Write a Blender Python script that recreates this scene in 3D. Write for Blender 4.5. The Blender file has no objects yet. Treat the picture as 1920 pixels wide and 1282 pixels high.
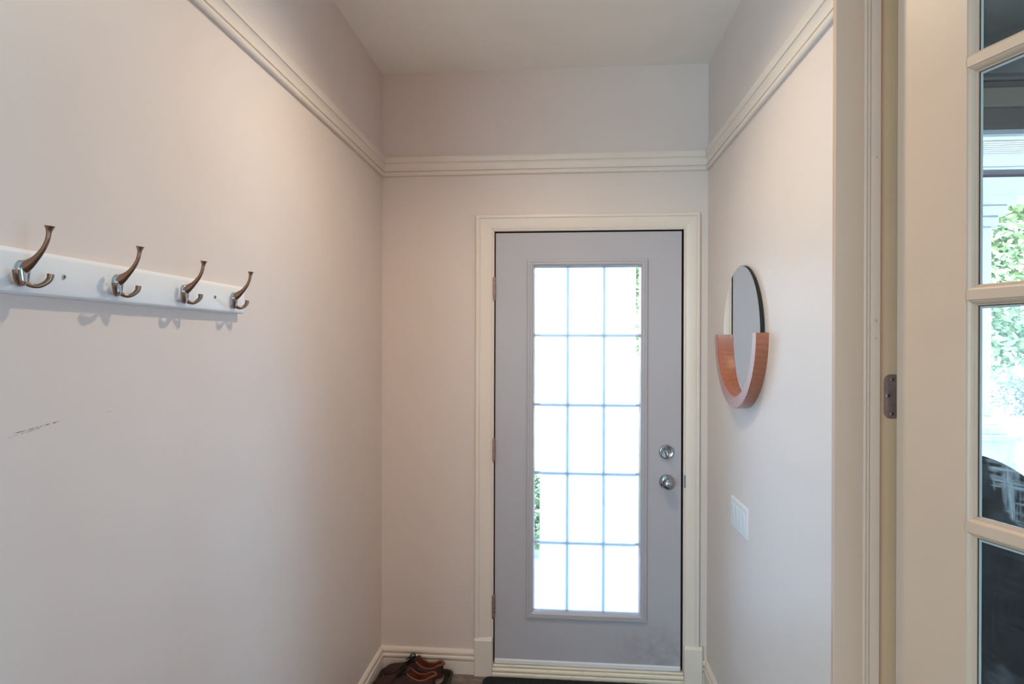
import bpy, bmesh, math, random
from mathutils import Vector, Matrix
R = math.radians
C = bpy.context.scene.collection
scene = bpy.context.scene

# ------------------------------------------------------------------ camera, sky, sun, lamps, exposure
EYE = 1.5702
cam_d = bpy.data.cameras.new('camera')
cam_d.sensor_width = 36.0
cam_d.lens = 1152.32 * 36.0 / 1920.0
cam_d.shift_y = 2.47 / 1920.0
cam_d.clip_start = 0.02
cam = bpy.data.objects.new('camera', cam_d)
C.objects.link(cam)
cam.matrix_world = (Matrix.Translation((0, 0, EYE)) @ Matrix.Rotation(R(4.7274), 4, 'Z')
                    @ Matrix.Rotation(R(90 - 0.0611), 4, 'X') @ Matrix.Rotation(R(0.1668), 4, 'Z'))
scene.camera = cam

scene.view_settings.view_transform = 'Standard'
scene.view_settings.look = 'None'
scene.view_settings.gamma = 1.0
scene.view_settings.use_curve_mapping = False
scene.view_settings.exposure = 0.0

SUN_EL, SUN_AZ = R(48), R(215)          # azimuth clockwise from +Y: high behind the house, to its left
world = bpy.data.worlds.new('sky')
scene.world = world
world.use_nodes = True
wn = world.node_tree
wn.nodes.clear()
sky = wn.nodes.new('ShaderNodeTexSky')
sky.sky_type = 'NISHITA'
sky.sun_disc = False
sky.sun_elevation = SUN_EL
sky.sun_rotation = SUN_AZ
bg = wn.nodes.new('ShaderNodeBackground')
bg.inputs['Strength'].default_value = 2.9
wo = wn.nodes.new('ShaderNodeOutputWorld')
wn.links.new(sky.outputs[0], bg.inputs[0])
wn.links.new(bg.outputs[0], wo.inputs[0])


def lamp(name, kind, loc, rot, energy, color, **kw):
    d = bpy.data.lights.new(name, kind)
    d.energy = energy
    d.color = color
    for k, v in kw.items():
        setattr(d, k, v)
    o = bpy.data.objects.new(name, d)
    o.location = loc
    o.rotation_euler = rot
    C.objects.link(o)
    return o


sun_dir = Vector((math.sin(SUN_AZ) * math.cos(SUN_EL), math.cos(SUN_AZ) * math.cos(SUN_EL), math.sin(SUN_EL)))
sun = lamp('sun', 'SUN', (0, 0, 8), (0, 0, 0), 3.6, (1.0, 0.95, 0.86), angle=R(0.6))
sun.rotation_euler = sun_dir.to_track_quat('Z', 'Y').to_euler()
# the recessed ceiling light over the vestibule (its trim ring is built further down)
lamp('ceiling_spot', 'SPOT', (-0.10, 1.70, 2.845), (0, 0, 0), 53.0, (1.0, 0.83, 0.60),
     spot_size=R(153), spot_blend=0.79, shadow_soft_size=0.026)
# warm fill added in the main room behind the camera, daylight from its window and from the side room's window
lamp('rear_warm_fill', 'AREA', (0.9, -3.05, 1.45), (R(90), 0, 0), 30.0, (1.0, 0.60, 0.40),
     shape='RECTANGLE', size=3.4, size_y=1.7)
lamp('left_window_daylight', 'AREA', (-2.45, -3.05, 1.45), (R(90), 0, 0), 196.0, (0.46, 0.83, 1.04),
     shape='RECTANGLE', size=2.6, size_y=1.7)
lamp('side_window_daylight', 'AREA', (4.08, -0.6, 1.25), (0, R(90), 0), 114.0, (0.37, 0.71, 1.0),
     shape='RECTANGLE', size=1.6, size_y=2.2)

# ------------------------------------------------------------------ materials


def srgb(r, g, b):
    f = lambda c: (c / 255 / 12.92) if c / 255 <= 0.04045 else ((c / 255 + 0.055) / 1.055) ** 2.4
    return (f(r), f(g), f(b), 1.0)


def new_mat(name):
    m = bpy.data.materials.new(name)
    m.use_nodes = True
    nt = m.node_tree
    return m, nt, nt.nodes['Principled BSDF'], nt.nodes['Material Output']


def coord(nt, scale=None):
    tc = nt.nodes.new('ShaderNodeTexCoord')
    if scale is None:
        return tc.outputs['Object']
    mp = nt.nodes.new('ShaderNodeMapping')
    mp.inputs['Scale'].default_value = scale
    nt.links.new(tc.outputs['Object'], mp.inputs['Vector'])
    return mp.outputs['Vector']


def noise(nt, scale, detail=3.0, rough=0.55, vec=None):
    n = nt.nodes.new('ShaderNodeTexNoise')
    n.inputs['Scale'].default_value = scale
    n.inputs['Detail'].default_value = detail
    n.inputs['Roughness'].default_value = rough
    nt.links.new(vec if vec is not None else coord(nt), n.inputs['Vector'])
    return n.outputs['Fac']


def ramp(nt, fac, stops):
    r = nt.nodes.new('ShaderNodeValToRGB')
    els = r.color_ramp.elements
    while len(els) < len(stops):
        els.new(0.5)
    for e, (p, c) in zip(els, stops):
        e.position = p
        e.color = c if len(c) == 4 else (*c, 1)
    nt.links.new(fac, r.inputs['Fac'])
    return r.outputs['Color']


def mixc(nt, fac, a, b, mode='MIX'):
    n = nt.nodes.new('ShaderNodeMix')
    n.data_type = 'RGBA'
    n.blend_type = mode
    for sock, v in ((n.inputs[0], fac), (n.inputs[6], a), (n.inputs[7], b)):
        if hasattr(v, 'is_linked'):
            nt.links.new(v, sock)
        else:
            sock.default_value = v
    return n.outputs[2]


def math_n(nt, op, a, b=None, c=None):
    n = nt.nodes.new('ShaderNodeMath')
    n.operation = op
    for i, v in enumerate((a, b, c)):
        if v is None:
            continue
        if hasattr(v, 'is_linked'):
            nt.links.new(v, n.inputs[i])
        else:
            n.inputs[i].default_value = v
    return n.outputs[0]


def bump(nt, bsdf, fac, strength=0.1, dist=0.002):
    b = nt.nodes.new('ShaderNodeBump')
    b.inputs['Strength'].default_value = strength
    b.inputs['Distance'].default_value = dist
    nt.links.new(fac, b.inputs['Height'])
    nt.links.new(b.outputs['Normal'], bsdf.inputs['Normal'])


def paint(name, rgb, rough=0.5, vary=0.03, bump_s=0.05, grain=220.0, brush=None, spec=0.5):
    """painted surface: faint colour variation and roller (or brush) relief"""
    m, nt, b, o = new_mat(name)
    c = srgb(*rgb)
    dark = tuple(x * (1 - vary) for x in c[:3]) + (1,)
    lite = tuple(min(1, x * (1 + vary)) for x in c[:3]) + (1,)
    nt.links.new(ramp(nt, noise(nt, 2.3, 4), [(0.3, dark), (0.7, lite)]), b.inputs['Base Color'])
    b.inputs['Roughness'].default_value = rough
    b.inputs['Specular IOR Level'].default_value = spec
    bump(nt, b, noise(nt, grain, 2, 0.6, coord(nt, brush) if brush else None), bump_s, 0.0015)
    return m


def metal(name, rgb, rough=0.3, grain=60.0):
    m, nt, b, o = new_mat(name)
    c = srgb(*rgb)
    nt.links.new(ramp(nt, noise(nt, grain, 3), [(0.3, tuple(x * 0.8 for x in c[:3])), (0.7, c)]), b.inputs['Base Color'])
    b.inputs['Metallic'].default_value = 1.0
    b.inputs['Roughness'].default_value = rough
    return m


def clear_glass(name, tint=(0.985, 0.99, 0.99, 1), smear=False):
    """thin window pane: fresnel reflection over see-through; dried cleaning smears when asked"""
    m, nt, b, o = new_mat(name)
    nt.nodes.remove(b)
    tr = nt.nodes.new('ShaderNodeBsdfTransparent')
    tr.inputs[0].default_value = tint
    gl = nt.nodes.new('ShaderNodeBsdfGlossy')
    gl.inputs['Roughness'].default_value = 0.02
    fr = nt.nodes.new('ShaderNodeFresnel')
    fr.inputs['IOR'].default_value = 1.28
    mx = nt.nodes.new('ShaderNodeMixShader')
    nt.links.new(fr.outputs[0], mx.inputs[0])
    nt.links.new(tr.outputs[0], mx.inputs[1])
    nt.links.new(gl.outputs[0], mx.inputs[2])
    out = mx.outputs[0]
    if smear:
        df = nt.nodes.new('ShaderNodeBsdfDiffuse')
        df.inputs[0].default_value = (0.72, 0.8, 0.86, 1)
        tl = nt.nodes.new('ShaderNodeBsdfTranslucent')
        tl.inputs[0].default_value = (0.72, 0.8, 0.86, 1)
        haze = nt.nodes.new('ShaderNodeMixShader')
        haze.inputs[0].default_value = 0.5
        nt.links.new(df.outputs[0], haze.inputs[1])
        nt.links.new(tl.outputs[0], haze.inputs[2])
        tc = nt.nodes.new('ShaderNodeTexCoord')
        sep = nt.nodes.new('ShaderNodeSeparateXYZ')
        nt.links.new(tc.outputs['Object'], sep.inputs[0])
        # big wiping arcs: rings round a point up and to the right of the pane
        dx = math_n(nt, 'SUBTRACT', sep.outputs[0], 0.385)
        dz = math_n(nt, 'SUBTRACT', sep.outputs[2], 1.39)
        rr = math_n(nt, 'SQRT', math_n(nt, 'ADD', math_n(nt, 'MULTIPLY', dx, dx), math_n(nt, 'MULTIPLY', dz, dz)))
        wob = math_n(nt, 'ADD', rr, math_n(nt, 'MULTIPLY', math_n(nt, 'SUBTRACT', noise(nt, 16, 4, 0.6), 0.5), 0.05))
        mr = nt.nodes.new('ShaderNodeMapRange')
        mr.interpolation_type = 'SMOOTHSTEP'
        for i_, v_ in ((1, 0.20), (2, 0.212), (3, 1.0), (4, 0.0)):
            mr.inputs[i_].default_value = v_
        nt.links.new(wob, mr.inputs[0])
        inside = mr.outputs[0]
        mp = nt.nodes.new('ShaderNodeMapping')
        mp.inputs['Scale'].default_value = (90, 90, 9)
        mp.inputs['Rotation'].default_value = (0, R(14), 0)
        nt.links.new(tc.outputs['Object'], mp.inputs['Vector'])
        st = noise(nt, 1.0, 4, 0.6, mp.outputs['Vector'])
        mp2 = nt.nodes.new('ShaderNodeMapping')
        mp2.inputs['Scale'].default_value = (7, 7, 110)
        nt.links.new(tc.outputs['Object'], mp2.inputs['Vector'])
        st2 = noise(nt, 1.0, 3, 0.6, mp2.outputs['Vector'])
        streak = ramp(nt, math_n(nt, 'MAXIMUM', st, st2), [(0.48, (0, 0, 0)), (0.80, (1, 1, 1))])
        cloud = ramp(nt, noise(nt, 9.0, 5, 0.65), [(0.52, (0, 0, 0)), (0.80, (1, 1, 1))])
        low = math_n(nt, 'LESS_THAN', sep.outputs[2], 1.66)
        a = math_n(nt, 'MULTIPLY', math_n(nt, 'MULTIPLY', streak, inside), 0.5)
        c = math_n(nt, 'ADD', math_n(nt, 'MULTIPLY', cloud, 0.06), math_n(nt, 'MULTIPLY', math_n(nt, 'MULTIPLY', streak, low), 0.02))
        f = math_n(nt, 'ADD', math_n(nt, 'ADD', a, c), 0.001)
        m2 = nt.nodes.new('ShaderNodeMixShader')
        nt.links.new(f, m2.inputs[0])
        nt.links.new(out, m2.inputs[1])
        nt.links.new(haze.outputs[0], m2.inputs[2])
        out = m2.outputs[0]
    nt.links.new(out, o.inputs['Surface'])
    return m


WALL = (222, 207, 199)


def wall_material(name, rgb, marks=()):
    """roller-painted plaster; marks are scuffs with their own place on the wall: (y, z, half length, half width, slope, depth)"""
    m, nt, b, o = new_mat(name)
    c = srgb(*rgb)
    col = ramp(nt, noise(nt, 1.7, 4), [(0.3, tuple(x * 0.975 for x in c[:3])), (0.7, tuple(min(1, x * 1.02) for x in c[:3]))])
    if marks:
        sep = nt.nodes.new('ShaderNodeSeparateXYZ')
        nt.links.new(coord(nt), sep.inputs[0])
        broken = noise(nt, 160, 3, 0.7)
        for (y, z, hl, hw, sl, dep) in marks:
            dy = math_n(nt, 'SUBTRACT', sep.outputs[1], y)
            dz = math_n(nt, 'SUBTRACT', math_n(nt, 'SUBTRACT', sep.outputs[2], z), math_n(nt, 'MULTIPLY', dy, sl))
            a = math_n(nt, 'LESS_THAN', math_n(nt, 'ABSOLUTE', dy), hl)
            e = math_n(nt, 'LESS_THAN', math_n(nt, 'ABSOLUTE', dz), hw)
            k = math_n(nt, 'MULTIPLY', math_n(nt, 'MULTIPLY', a, e), math_n(nt, 'GREATER_THAN', broken, 0.47))
            col = mixc(nt, math_n(nt, 'MULTIPLY', k, dep), col, srgb(96, 88, 86))
    nt.links.new(col, b.inputs['Base Color'])
    b.inputs['Roughness'].default_value = 0.42
    b.inputs['Specular IOR Level'].default_value = 0.4
    bump(nt, b, noise(nt, 260, 2, 0.6), 0.06, 0.0015)
    return m


M = {}
M['wall'] = wall_material('pale_wall_paint', WALL, marks=[
    (0.945, 1.4275, 0.042, 0.0008, 0.09, 0.8), (0.925, 1.4225, 0.03, 0.0006, 0.12, 0.6), (0.975, 1.431, 0.02, 0.0005, 0.1, 0.5),
    (1.11, 1.436, 0.012, 0.0005, 0.05, 0.4), (1.60, 0.86, 0.02, 0.0006, 0.1, 0.3)])
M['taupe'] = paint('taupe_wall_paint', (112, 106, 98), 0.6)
M['rabbet'] = paint('warm_tan_paint', (206, 160, 124), 0.45, 0.05)  # rabbet board in a warmer, yellower tone than the jamb
M['beige'] = paint('beige_board_paint', (150, 140, 122), 0.6)
M['ceiling'] = paint('ceiling_paint', (251, 245, 237), 0.8, 0.02, 0.12, 140)
M['trim'] = paint('cream_trim_paint', (229, 215, 203), 0.35, 0.02, 0.05, 120)
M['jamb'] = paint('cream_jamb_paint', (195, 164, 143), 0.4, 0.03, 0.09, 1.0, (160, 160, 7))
M['door'] = paint('pale_door_paint', (182, 177, 183), 0.38, 0.015, 0.05, 200)
M['white'] = paint('white_gloss_paint', (232, 230, 232), 0.3, 0.01, 0.02, 90)
M['plastic'] = paint('white_plastic', (224, 224, 226), 0.3, 0.01, 0.01, 90)
M['grille'] = paint('grey_grille_paint', (196, 203, 212), 0.5, 0.01, 0.02)
M['bronze'] = metal('brushed_bronze', (150, 124, 106), 0.28)
M['nickel'] = metal('satin_nickel', (188, 194, 196), 0.22)
M['chrome'] = metal('satin_chrome', (176, 184, 192), 0.16)
M['steel'] = metal('dull_steel', (186, 160, 150), 0.5)
M['screw'] = metal('screw_steel', (190, 186, 176), 0.3)
M['dark'] = paint('dark_weatherstrip', (52, 30, 24), 0.8)
M['black'] = paint('black_slot', (14, 13, 14), 0.6)
M['bead'] = paint('grey_glazing_bead', (168, 172, 168), 0.4)
M['glass'] = clear_glass('window_glass')
M['smeared'] = clear_glass('smeared_door_glass', smear=True)

m, nt, b, o = new_mat('door_paint_scuffed')      # the entry door's face, grubby towards its lower corner
sep = nt.nodes.new('ShaderNodeSeparateXYZ')
nt.links.new(coord(nt), sep.inputs[0])
d1 = math_n(nt, 'POWER', math_n(nt, 'DIVIDE', math_n(nt, 'SUBTRACT', sep.outputs[0], 0.44), 0.16), 2)
d2 = math_n(nt, 'POWER', math_n(nt, 'DIVIDE', math_n(nt, 'SUBTRACT', sep.outputs[2], 0.14), 0.10), 2)
spot = math_n(nt, 'POWER', 2.718, math_n(nt, 'MULTIPLY', math_n(nt, 'ADD', d1, d2), -1.0))
grime = math_n(nt, 'MULTIPLY', spot, ramp(nt, noise(nt, 14, 5, 0.65), [(0.35, (0, 0, 0)), (0.7, (1, 1, 1))]))
nt.links.new(mixc(nt, math_n(nt, 'MULTIPLY', grime, 0.45), srgb(182, 177, 183), srgb(104, 84, 82)), b.inputs['Base Color'])
b.inputs['Roughness'].default_value = 0.38
bump(nt, b, noise(nt, 200, 2), 0.05, 0.0015)
M['door_face'] = m

m, nt, b, o = new_mat('threshold_paint')          # worn cream paint with rusty dirt
dirt = ramp(nt, noise(nt, 9, 5, 0.7, coord(nt, (1, 6, 6))), [(0.58, (0, 0, 0)), (0.8, (1, 1, 1))])
nt.links.new(mixc(nt, dirt, srgb(233, 221, 203), srgb(160, 112, 84)), b.inputs['Base Color'])
b.inputs['Roughness'].default_value = 0.45
M['threshold'] = m

m, nt, b, o = new_mat('frosted_film')             # translucent white privacy film
nt.nodes.remove(b)
tl = nt.nodes.new('ShaderNodeBsdfTranslucent')
tl.inputs[0].default_value = (0.92, 0.96, 1.0, 1)
df = nt.nodes.new('ShaderNodeBsdfDiffuse')
df.inputs[0].default_value = (0.85, 0.87, 0.9, 1)
mx = nt.nodes.new('ShaderNodeMixShader')
nt.links.new(ramp(nt, noise(nt, 5, 3), [(0.3, (0.14, 0.14, 0.14)), (0.7, (0.18, 0.18, 0.18))]), mx.inputs[0])
nt.links.new(tl.outputs[0], mx.inputs[1])
nt.links.new(df.outputs[0], mx.inputs[2])
nt.links.new(mx.outputs[0], o.inputs['Surface'])
M['film'] = m

m, nt, b, o = new_mat('mirror_silver')
nt.links.new(ramp(nt, noise(nt, 3, 2), [(0.0, (0.86, 0.87, 0.86)), (1.0, (0.9, 0.9, 0.89))]), b.inputs['Base Color'])
b.inputs['Metallic'].default_value = 1.0
b.inputs['Roughness'].default_value = 0.0
M['mirror'] = m


def wood(name, dark, mid, lite):
    m, nt, b, o = new_mat(name)
    w = nt.nodes.new('ShaderNodeTexWave')
    w.bands_direction = 'Z'
    w.inputs['Scale'].default_value = 16
    w.inputs['Distortion'].default_value = 5.0
    w.inputs['Detail'].default_value = 3
    nt.links.new(coord(nt, (1, 0.6, 1)), w.inputs['Vector'])
    fine = noise(nt, 1.0, 3, 0.6, coord(nt, (60, 20, 420)))
    col = ramp(nt, math_n(nt, 'ADD', math_n(nt, 'MULTIPLY', w.outputs['Fac'], 0.14), math_n(nt, 'MULTIPLY', fine, 0.86)),
               [(0.2, srgb(*dark)), (0.5, srgb(*mid)), (0.85, srgb(*lite))])
    nt.links.new(col, b.inputs['Base Color'])
    b.inputs['Roughness'].default_value = 0.3
    b.inputs['Coat Weight'].default_value = 0.7
    b.inputs['Coat Roughness'].default_value = 0.3
    bump(nt, b, fine, 0.15, 0.001)
    return m


M['wood'] = wood('red_brown_wood', (140, 74, 50), (158, 88, 62), (176, 108, 80))
M['floor'] = None
m, nt, b, o = new_mat('brown_stone_floor')
nt.links.new(ramp(nt, noise(nt, 26, 8, 0.72), [(0.28, srgb(66, 54, 50)), (0.5, srgb(120, 104, 98)), (0.72, srgb(158, 142, 134))]), b.inputs['Base Color'])
b.inputs['Roughness'].default_value = 0.45
bump(nt, b, noise(nt, 60, 5), 0.15, 0.002)
M['floor'] = m

m, nt, b, o = new_mat('black_mat_pile')
nt.links.new(ramp(nt, noise(nt, 420, 3, 0.7), [(0.45, srgb(14, 15, 16)), (0.66, srgb(44, 48, 52)), (0.76, srgb(150, 154, 158))]), b.inputs['Base Color'])
b.inputs['Roughness'].default_value = 0.95
bump(nt, b, noise(nt, 300, 4), 0.8, 0.004)
M['mat'] = m
M['rubber'] = paint('black_rubber', (38, 38, 34), 0.55, 0.1, 0.1)


def leather(name, rgb, rough=0.5, vary=0.35, spec=0.5):
    m, nt, b, o = new_mat(name)
    b.inputs['Specular IOR Level'].default_value = spec
    c = srgb(*rgb)
    nt.links.new(ramp(nt, noise(nt, 18, 5, 0.65), [(0.3, tuple(x * (1 - vary) for x in c[:3])), (0.72, tuple(min(1, x * (1 + vary)) for x in c[:3]))]), b.inputs['Base Color'])
    b.inputs['Roughness'].default_value = rough
    bump(nt, b, noise(nt, 380, 3), 0.25, 0.001)
    return m


M['shoe'] = leather('dark_brown_suede', (58, 32, 29), 0.75)
M['collar'] = leather('red_brown_leather', (132, 66, 54), 0.5)
M['lining'] = leather('tan_lining', (150, 92, 50), 0.7)
M['lace'] = paint('black_lace', (24, 19, 20), 0.8)
M['sole'] = paint('off_white_rubber', (196, 178, 166), 0.6)
M['welt'] = paint('rust_welt', (150, 80, 60), 0.6)
M['armchair'] = leather('black_leather', (15, 13, 16), 0.6, 0.35, 0.15)
M['chair_leg'] = wood('dark_leg_wood', (34, 22, 16), (48, 32, 24), (60, 42, 30))
M['lamp'] = None
m, nt, b, o = new_mat('lit_lens')
nt.links.new(ramp(nt, noise(nt, 3, 1), [(0.0, (1.0, 0.86, 0.72)), (1.0, (1.0, 0.88, 0.75))]), b.inputs['Emission Color'])
b.inputs['Emission Strength'].default_value = 4.0
M['lamp'] = m
M['porch'] = paint('white_porch_paint', (204, 210, 216), 0.55)
M['shade'] = paint('white_shade_fabric', (236, 238, 240), 0.7)
M['concrete'] = paint('pale_concrete', (214, 212, 206), 0.85, 0.08, 0.2, 60)
M['lawn'] = None
m, nt, b, o = new_mat('lawn_grass')
nt.links.new(ramp(nt, noise(nt, 12, 7, 0.7), [(0.3, srgb(84, 112, 60)), (0.7, srgb(150, 170, 104))]), b.inputs['Base Color'])
b.inputs['Roughness'].default_value = 0.9
M['lawn'] = m
m, nt, b, o = new_mat('leaf_green')
oi = nt.nodes.new('ShaderNodeObjectInfo')
nt.links.new(ramp(nt, noise(nt, 3.0, 5, 0.7), [(0.3, srgb(74, 100, 74)), (0.7, srgb(150, 176, 128))]), b.inputs['Base Color'])
b.inputs['Roughness'].default_value = 0.6
M['leaf'] = m
M['darkleaf'] = paint('dark_leaf_green', (84, 104, 104), 0.6, 0.3)
M['bark'] = paint('grey_bark', (96, 84, 74), 0.9, 0.2, 0.4, 30)
M['house'] = paint('house_siding', (206, 204, 208), 0.8)
M['roof'] = paint('slate_shingles', (128, 122, 142), 0.85, 0.15)

# ------------------------------------------------------------------ mesh helpers


def link(o, parent=None):
    C.objects.link(o)
    if parent is not None:
        o.parent = parent
    return o


def tag(o, label=None, cat=None, group=None, kind=None):
    if label:
        o['label'] = label
    if cat:
        o['category'] = cat
    if group:
        o['group'] = group
    if kind:
        o['kind'] = kind
    return o


def empty(name, loc, rz=0.0, **kw):
    o = bpy.data.objects.new(name, None)
    o.empty_display_size = 0.1
    o.location = loc
    o.rotation_euler = (0, 0, rz)
    link(o)
    return tag(o, **kw)


class MB:
    def __init__(s):
        s.v, s.f = [], []

    def add(s, vs, fs):
        k = len(s.v)
        s.v += [tuple(p) for p in vs]
        s.f += [tuple(i + k for i in f) for f in fs]
        return s

    def box(s, x0, x1, y0, y1, z0, z1, bev=0.0, seg=2):
        bm = bmesh.new()
        bmesh.ops.create_cube(bm, size=1.0)
        for p in bm.verts:
            p.co = ((x0 + x1) / 2 + p.co.x * (x1 - x0), (y0 + y1) / 2 + p.co.y * (y1 - y0), (z0 + z1) / 2 + p.co.z * (z1 - z0))
        if bev > 0:
            bmesh.ops.bevel(bm, geom=bm.edges[:], offset=bev, segments=seg, profile=0.5, affect='EDGES')
        bm.verts.index_update()
        s.add([p.co for p in bm.verts], [[p.index for p in f.verts] for f in bm.faces])
        bm.free()
        return s

    def rings(s, rings, cap=(True, True), close=True):
        """loft equal-length rings of points"""
        n = len(rings[0])
        vs = [p for r in rings for p in r]
        fs = []
        for i in range(len(rings) - 1):
            for j in range(n if close else n - 1):
                a, b_ = i * n + j, i * n + (j + 1) % n
                fs.append((a, b_, b_ + n, a + n))
        if cap[0]:
            fs.append(tuple(range(n - 1, -1, -1)))
        if cap[1]:
            fs.append(tuple(range((len(rings) - 1) * n, len(rings) * n)))
        return s.add(vs, fs)

    def lathe(s, prof, origin, axis='Z', n=32, cap=(True, True)):
        """prof: (radius, height) along the axis"""
        rs = []
        for r, h in prof:
            ring = []
            for k in range(n):
                a = 2 * math.pi * k / n
                u, w = r * math.cos(a), r * math.sin(a)
                p = {'Z': (u, w, h), 'Y': (u, h, w), 'X': (h, u, w)}[axis]
                ring.append((origin[0] + p[0], origin[1] + p[1], origin[2] + p[2]))
            rs.append(ring)
        return s.rings(rs, cap)

    def tube(s, pts, rad, n=10, flat=None, cap=(True, True)):
        """tube along points; rad per point; flat = (sideways axis, factor list)"""
        P = [Vector(p) for p in pts]
        if not isinstance(rad, (list, tuple)):
            rad = [rad] * len(P)
        up = Vector((0, 0, 1))
        rs = []
        side0 = None
        for i, p in enumerate(P):
            t = (P[min(i + 1, len(P) - 1)] - P[max(i - 1, 0)]).normalized()
            if flat:
                sd = Vector(flat[0])
                sd = (sd - t * sd.dot(t)).normalized()
            else:
                ref = side0 if side0 is not None else (up if abs(t.z) < 0.9 else Vector((1, 0, 0)))
                sd = (ref - t * ref.dot(t)).normalized()
                side0 = sd
            w = t.cross(sd)
            k = flat[1][i] if flat else 1.0
            rs.append([p + sd * (rad[i] * k * math.cos(2 * math.pi * j / n)) + w * (rad[i] * math.sin(2 * math.pi * j / n)) for j in range(n)])
        return s.rings(rs, cap)

    def build(s, name, mat, parent=None, smooth=None, fix=True):
        me = bpy.data.meshes.new(name)
        me.from_pydata(s.v, [], s.f)
        if fix:
            bm = bmesh.new()
            bm.from_mesh(me)
            bmesh.ops.recalc_face_normals(bm, faces=bm.faces[:])
            bm.to_mesh(me)
            bm.free()
        me.materials.append(mat)
        if smooth is not None:
            me.polygons.foreach_set('use_smooth', [True] * len(me.polygons))
            try:
                me.set_sharp_from_angle(angle=R(smooth))
            except Exception:
                pass
        o = bpy.data.objects.new(name, me)
        return link(o, parent)


def curve_pts(pts, n):
    """Catmull-Rom through the points (any dimension)"""
    P = [tuple(p) for p in pts]
    P = [tuple(2 * a - b_ for a, b_ in zip(P[0], P[1]))] + P + [tuple(2 * a - b_ for a, b_ in zip(P[-1], P[-2]))]
    out = []
    for i in range(1, len(P) - 2):
        for k in range(n):
            t = k / n
            out.append(tuple(0.5 * ((2 * b_) + (-a + c) * t + (2 * a - 5 * b_ + 4 * c - d) * t * t + (-a + 3 * b_ - 3 * c + d) * t ** 3)
                             for a, b_, c, d in zip(P[i - 1], P[i], P[i + 1], P[i + 2])))
    out.append(P[-2])
    return out


def structure(name, mb, mat, label=None, smooth=None):
    return tag(mb.build(name, mat, None, smooth), label=label, kind='structure')


# ------------------------------------------------------------------ room shell
XL, XR, YB, HC = -0.866, 0.664, 2.8928, 2.8572
XP = 0.80                                  # far face of the partition on the right
DX0, DX1, DZ0, DZ1 = -0.318, 0.5464, 0.056, 2.0882   # entry door slab
YJ = 1.43                                  # jamb of the side opening
XE, YR = 4.2, -3.2                         # side room's outer wall, rear wall
XW, YLE = -4.0, 0.25                       # outer wall of the room on the left, near end of the left wall

structure('floor', MB().box(XW - 0.12, XE + 0.12, YR - 0.12, YB + 0.16, -0.12, 0.0), M['floor'], 'brown mottled stone floor of the entry')
structure('ceiling', MB().box(XW - 0.12, XP - 0.07, YR - 0.12, YB + 0.16, HC, HC + 0.15), M['ceiling'], 'plain pale ceiling above the entry hall')
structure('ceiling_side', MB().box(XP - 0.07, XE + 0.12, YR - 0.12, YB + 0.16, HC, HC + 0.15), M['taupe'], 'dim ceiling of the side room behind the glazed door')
structure('wall_left', MB().box(XL - 0.12, XL, YLE, YB + 0.16, 0, HC), M['wall'], 'long pale wall on the left that carries the hook rail')
# back wall with the door opening cut out
OX0, OX1, OZ = -0.325, 0.556, 2.0955
bw = MB()
bw.box(XL, OX0, YB, YB + 0.16, 0, HC).box(OX1, XP, YB, YB + 0.16, 0, HC).box(OX0, OX1, YB, YB + 0.16, OZ, HC)
structure('wall_back', bw, M['wall'], 'pale end wall around the entry door')
structure('wall_right', MB().box(XR, XP, YJ + 0.035, YB, 0, HC), M['wall'], 'short pale wall on the right with the round mirror')
nr = MB().box(XR, XP, 0.42, 0.52, 0, HC).box(XR, XP, 0.52, YJ + 0.035, 2.70, HC)
structure('wall_right_near', nr, M['wall'], 'wall on the near side of the glazed door')
# side room: front wall with the window opening, outer wall, rear wall
WX0, WX1, WZ0, WZ1 = 1.45, 3.05, 0.62, 2.53
fw = MB()
fw.box(XP, WX0, YB, YB + 0.16, 0, HC).box(WX1, XE, YB, YB + 0.16, 0, HC)
fw.box(WX0, WX1, YB, YB + 0.16, 0, WZ0).box(WX0, WX1, YB, YB + 0.16, WZ1, HC)
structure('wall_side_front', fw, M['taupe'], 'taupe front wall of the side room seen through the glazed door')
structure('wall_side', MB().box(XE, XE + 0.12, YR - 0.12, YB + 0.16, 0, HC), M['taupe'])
structure('wall_rear', MB().box(XW, XE, YR - 0.12, YR, 0, HC), M['wall'])
structure('wall_outer_left', MB().box(XW - 0.12, XW, YR - 0.12, YLE, 0, HC), M['wall'])
structure('wall_left_return', MB().box(XW - 0.12, XL - 0.12, YLE, YLE + 0.12, 0, HC), M['wall'])

# ------------------------------------------------------------------ mouldings (profile = (out from wall, height))
RZ = 2.3641
RAIL = [(0, 0), (.009, 0), (.0125, .003), (.0145, .008), (.0140, .014), (.0110, .0180), (.0060, .0190), (.0060, .0222), (.0120, .0232),
        (.0120, .0265), (.0075, .0275), (.0072, .038), (.0090, .050), (.0145, .0595), (.0180, .0608), (.0180, .0648),
        (.0140, .0658), (.0142, .072), (.0160, .080), (.0190, .0862), (.0190, .0892), (0, .0892)]
BASE = [(0, 0), (.0135, 0), (.0135, .0585), (.0120, .0600), (.0060, .0608), (.0060, .0655), (.0145, .0672), (.0168, .073), (.0160, .0795),
        (.0120, .0835), (.0055, .0848), (.0055, .0932), (.0135, .0944), (.0135, .098), (.0115, .1065), (.0065, .113), (0, .1142)]


def run(prof, a, b_, nrm, z0, ma=0.0, mb=0.0):
    """straight moulding from a to b (xy), out along nrm; ma/mb = mitre (1 = inside corner)"""
    A, B, N = Vector((*a, 0)), Vector((*b_, 0)), Vector((*nrm, 0))
    T = (B - A).normalized()
    m_ = MB()
    m_.rings([[A + T * (p * ma) + N * p + Vector((0, 0, z0 + z)) for p, z in prof],
              [B - T * (p * mb) + N * p + Vector((0, 0, z0 + z)) for p, z in prof]])
    return m_


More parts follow.
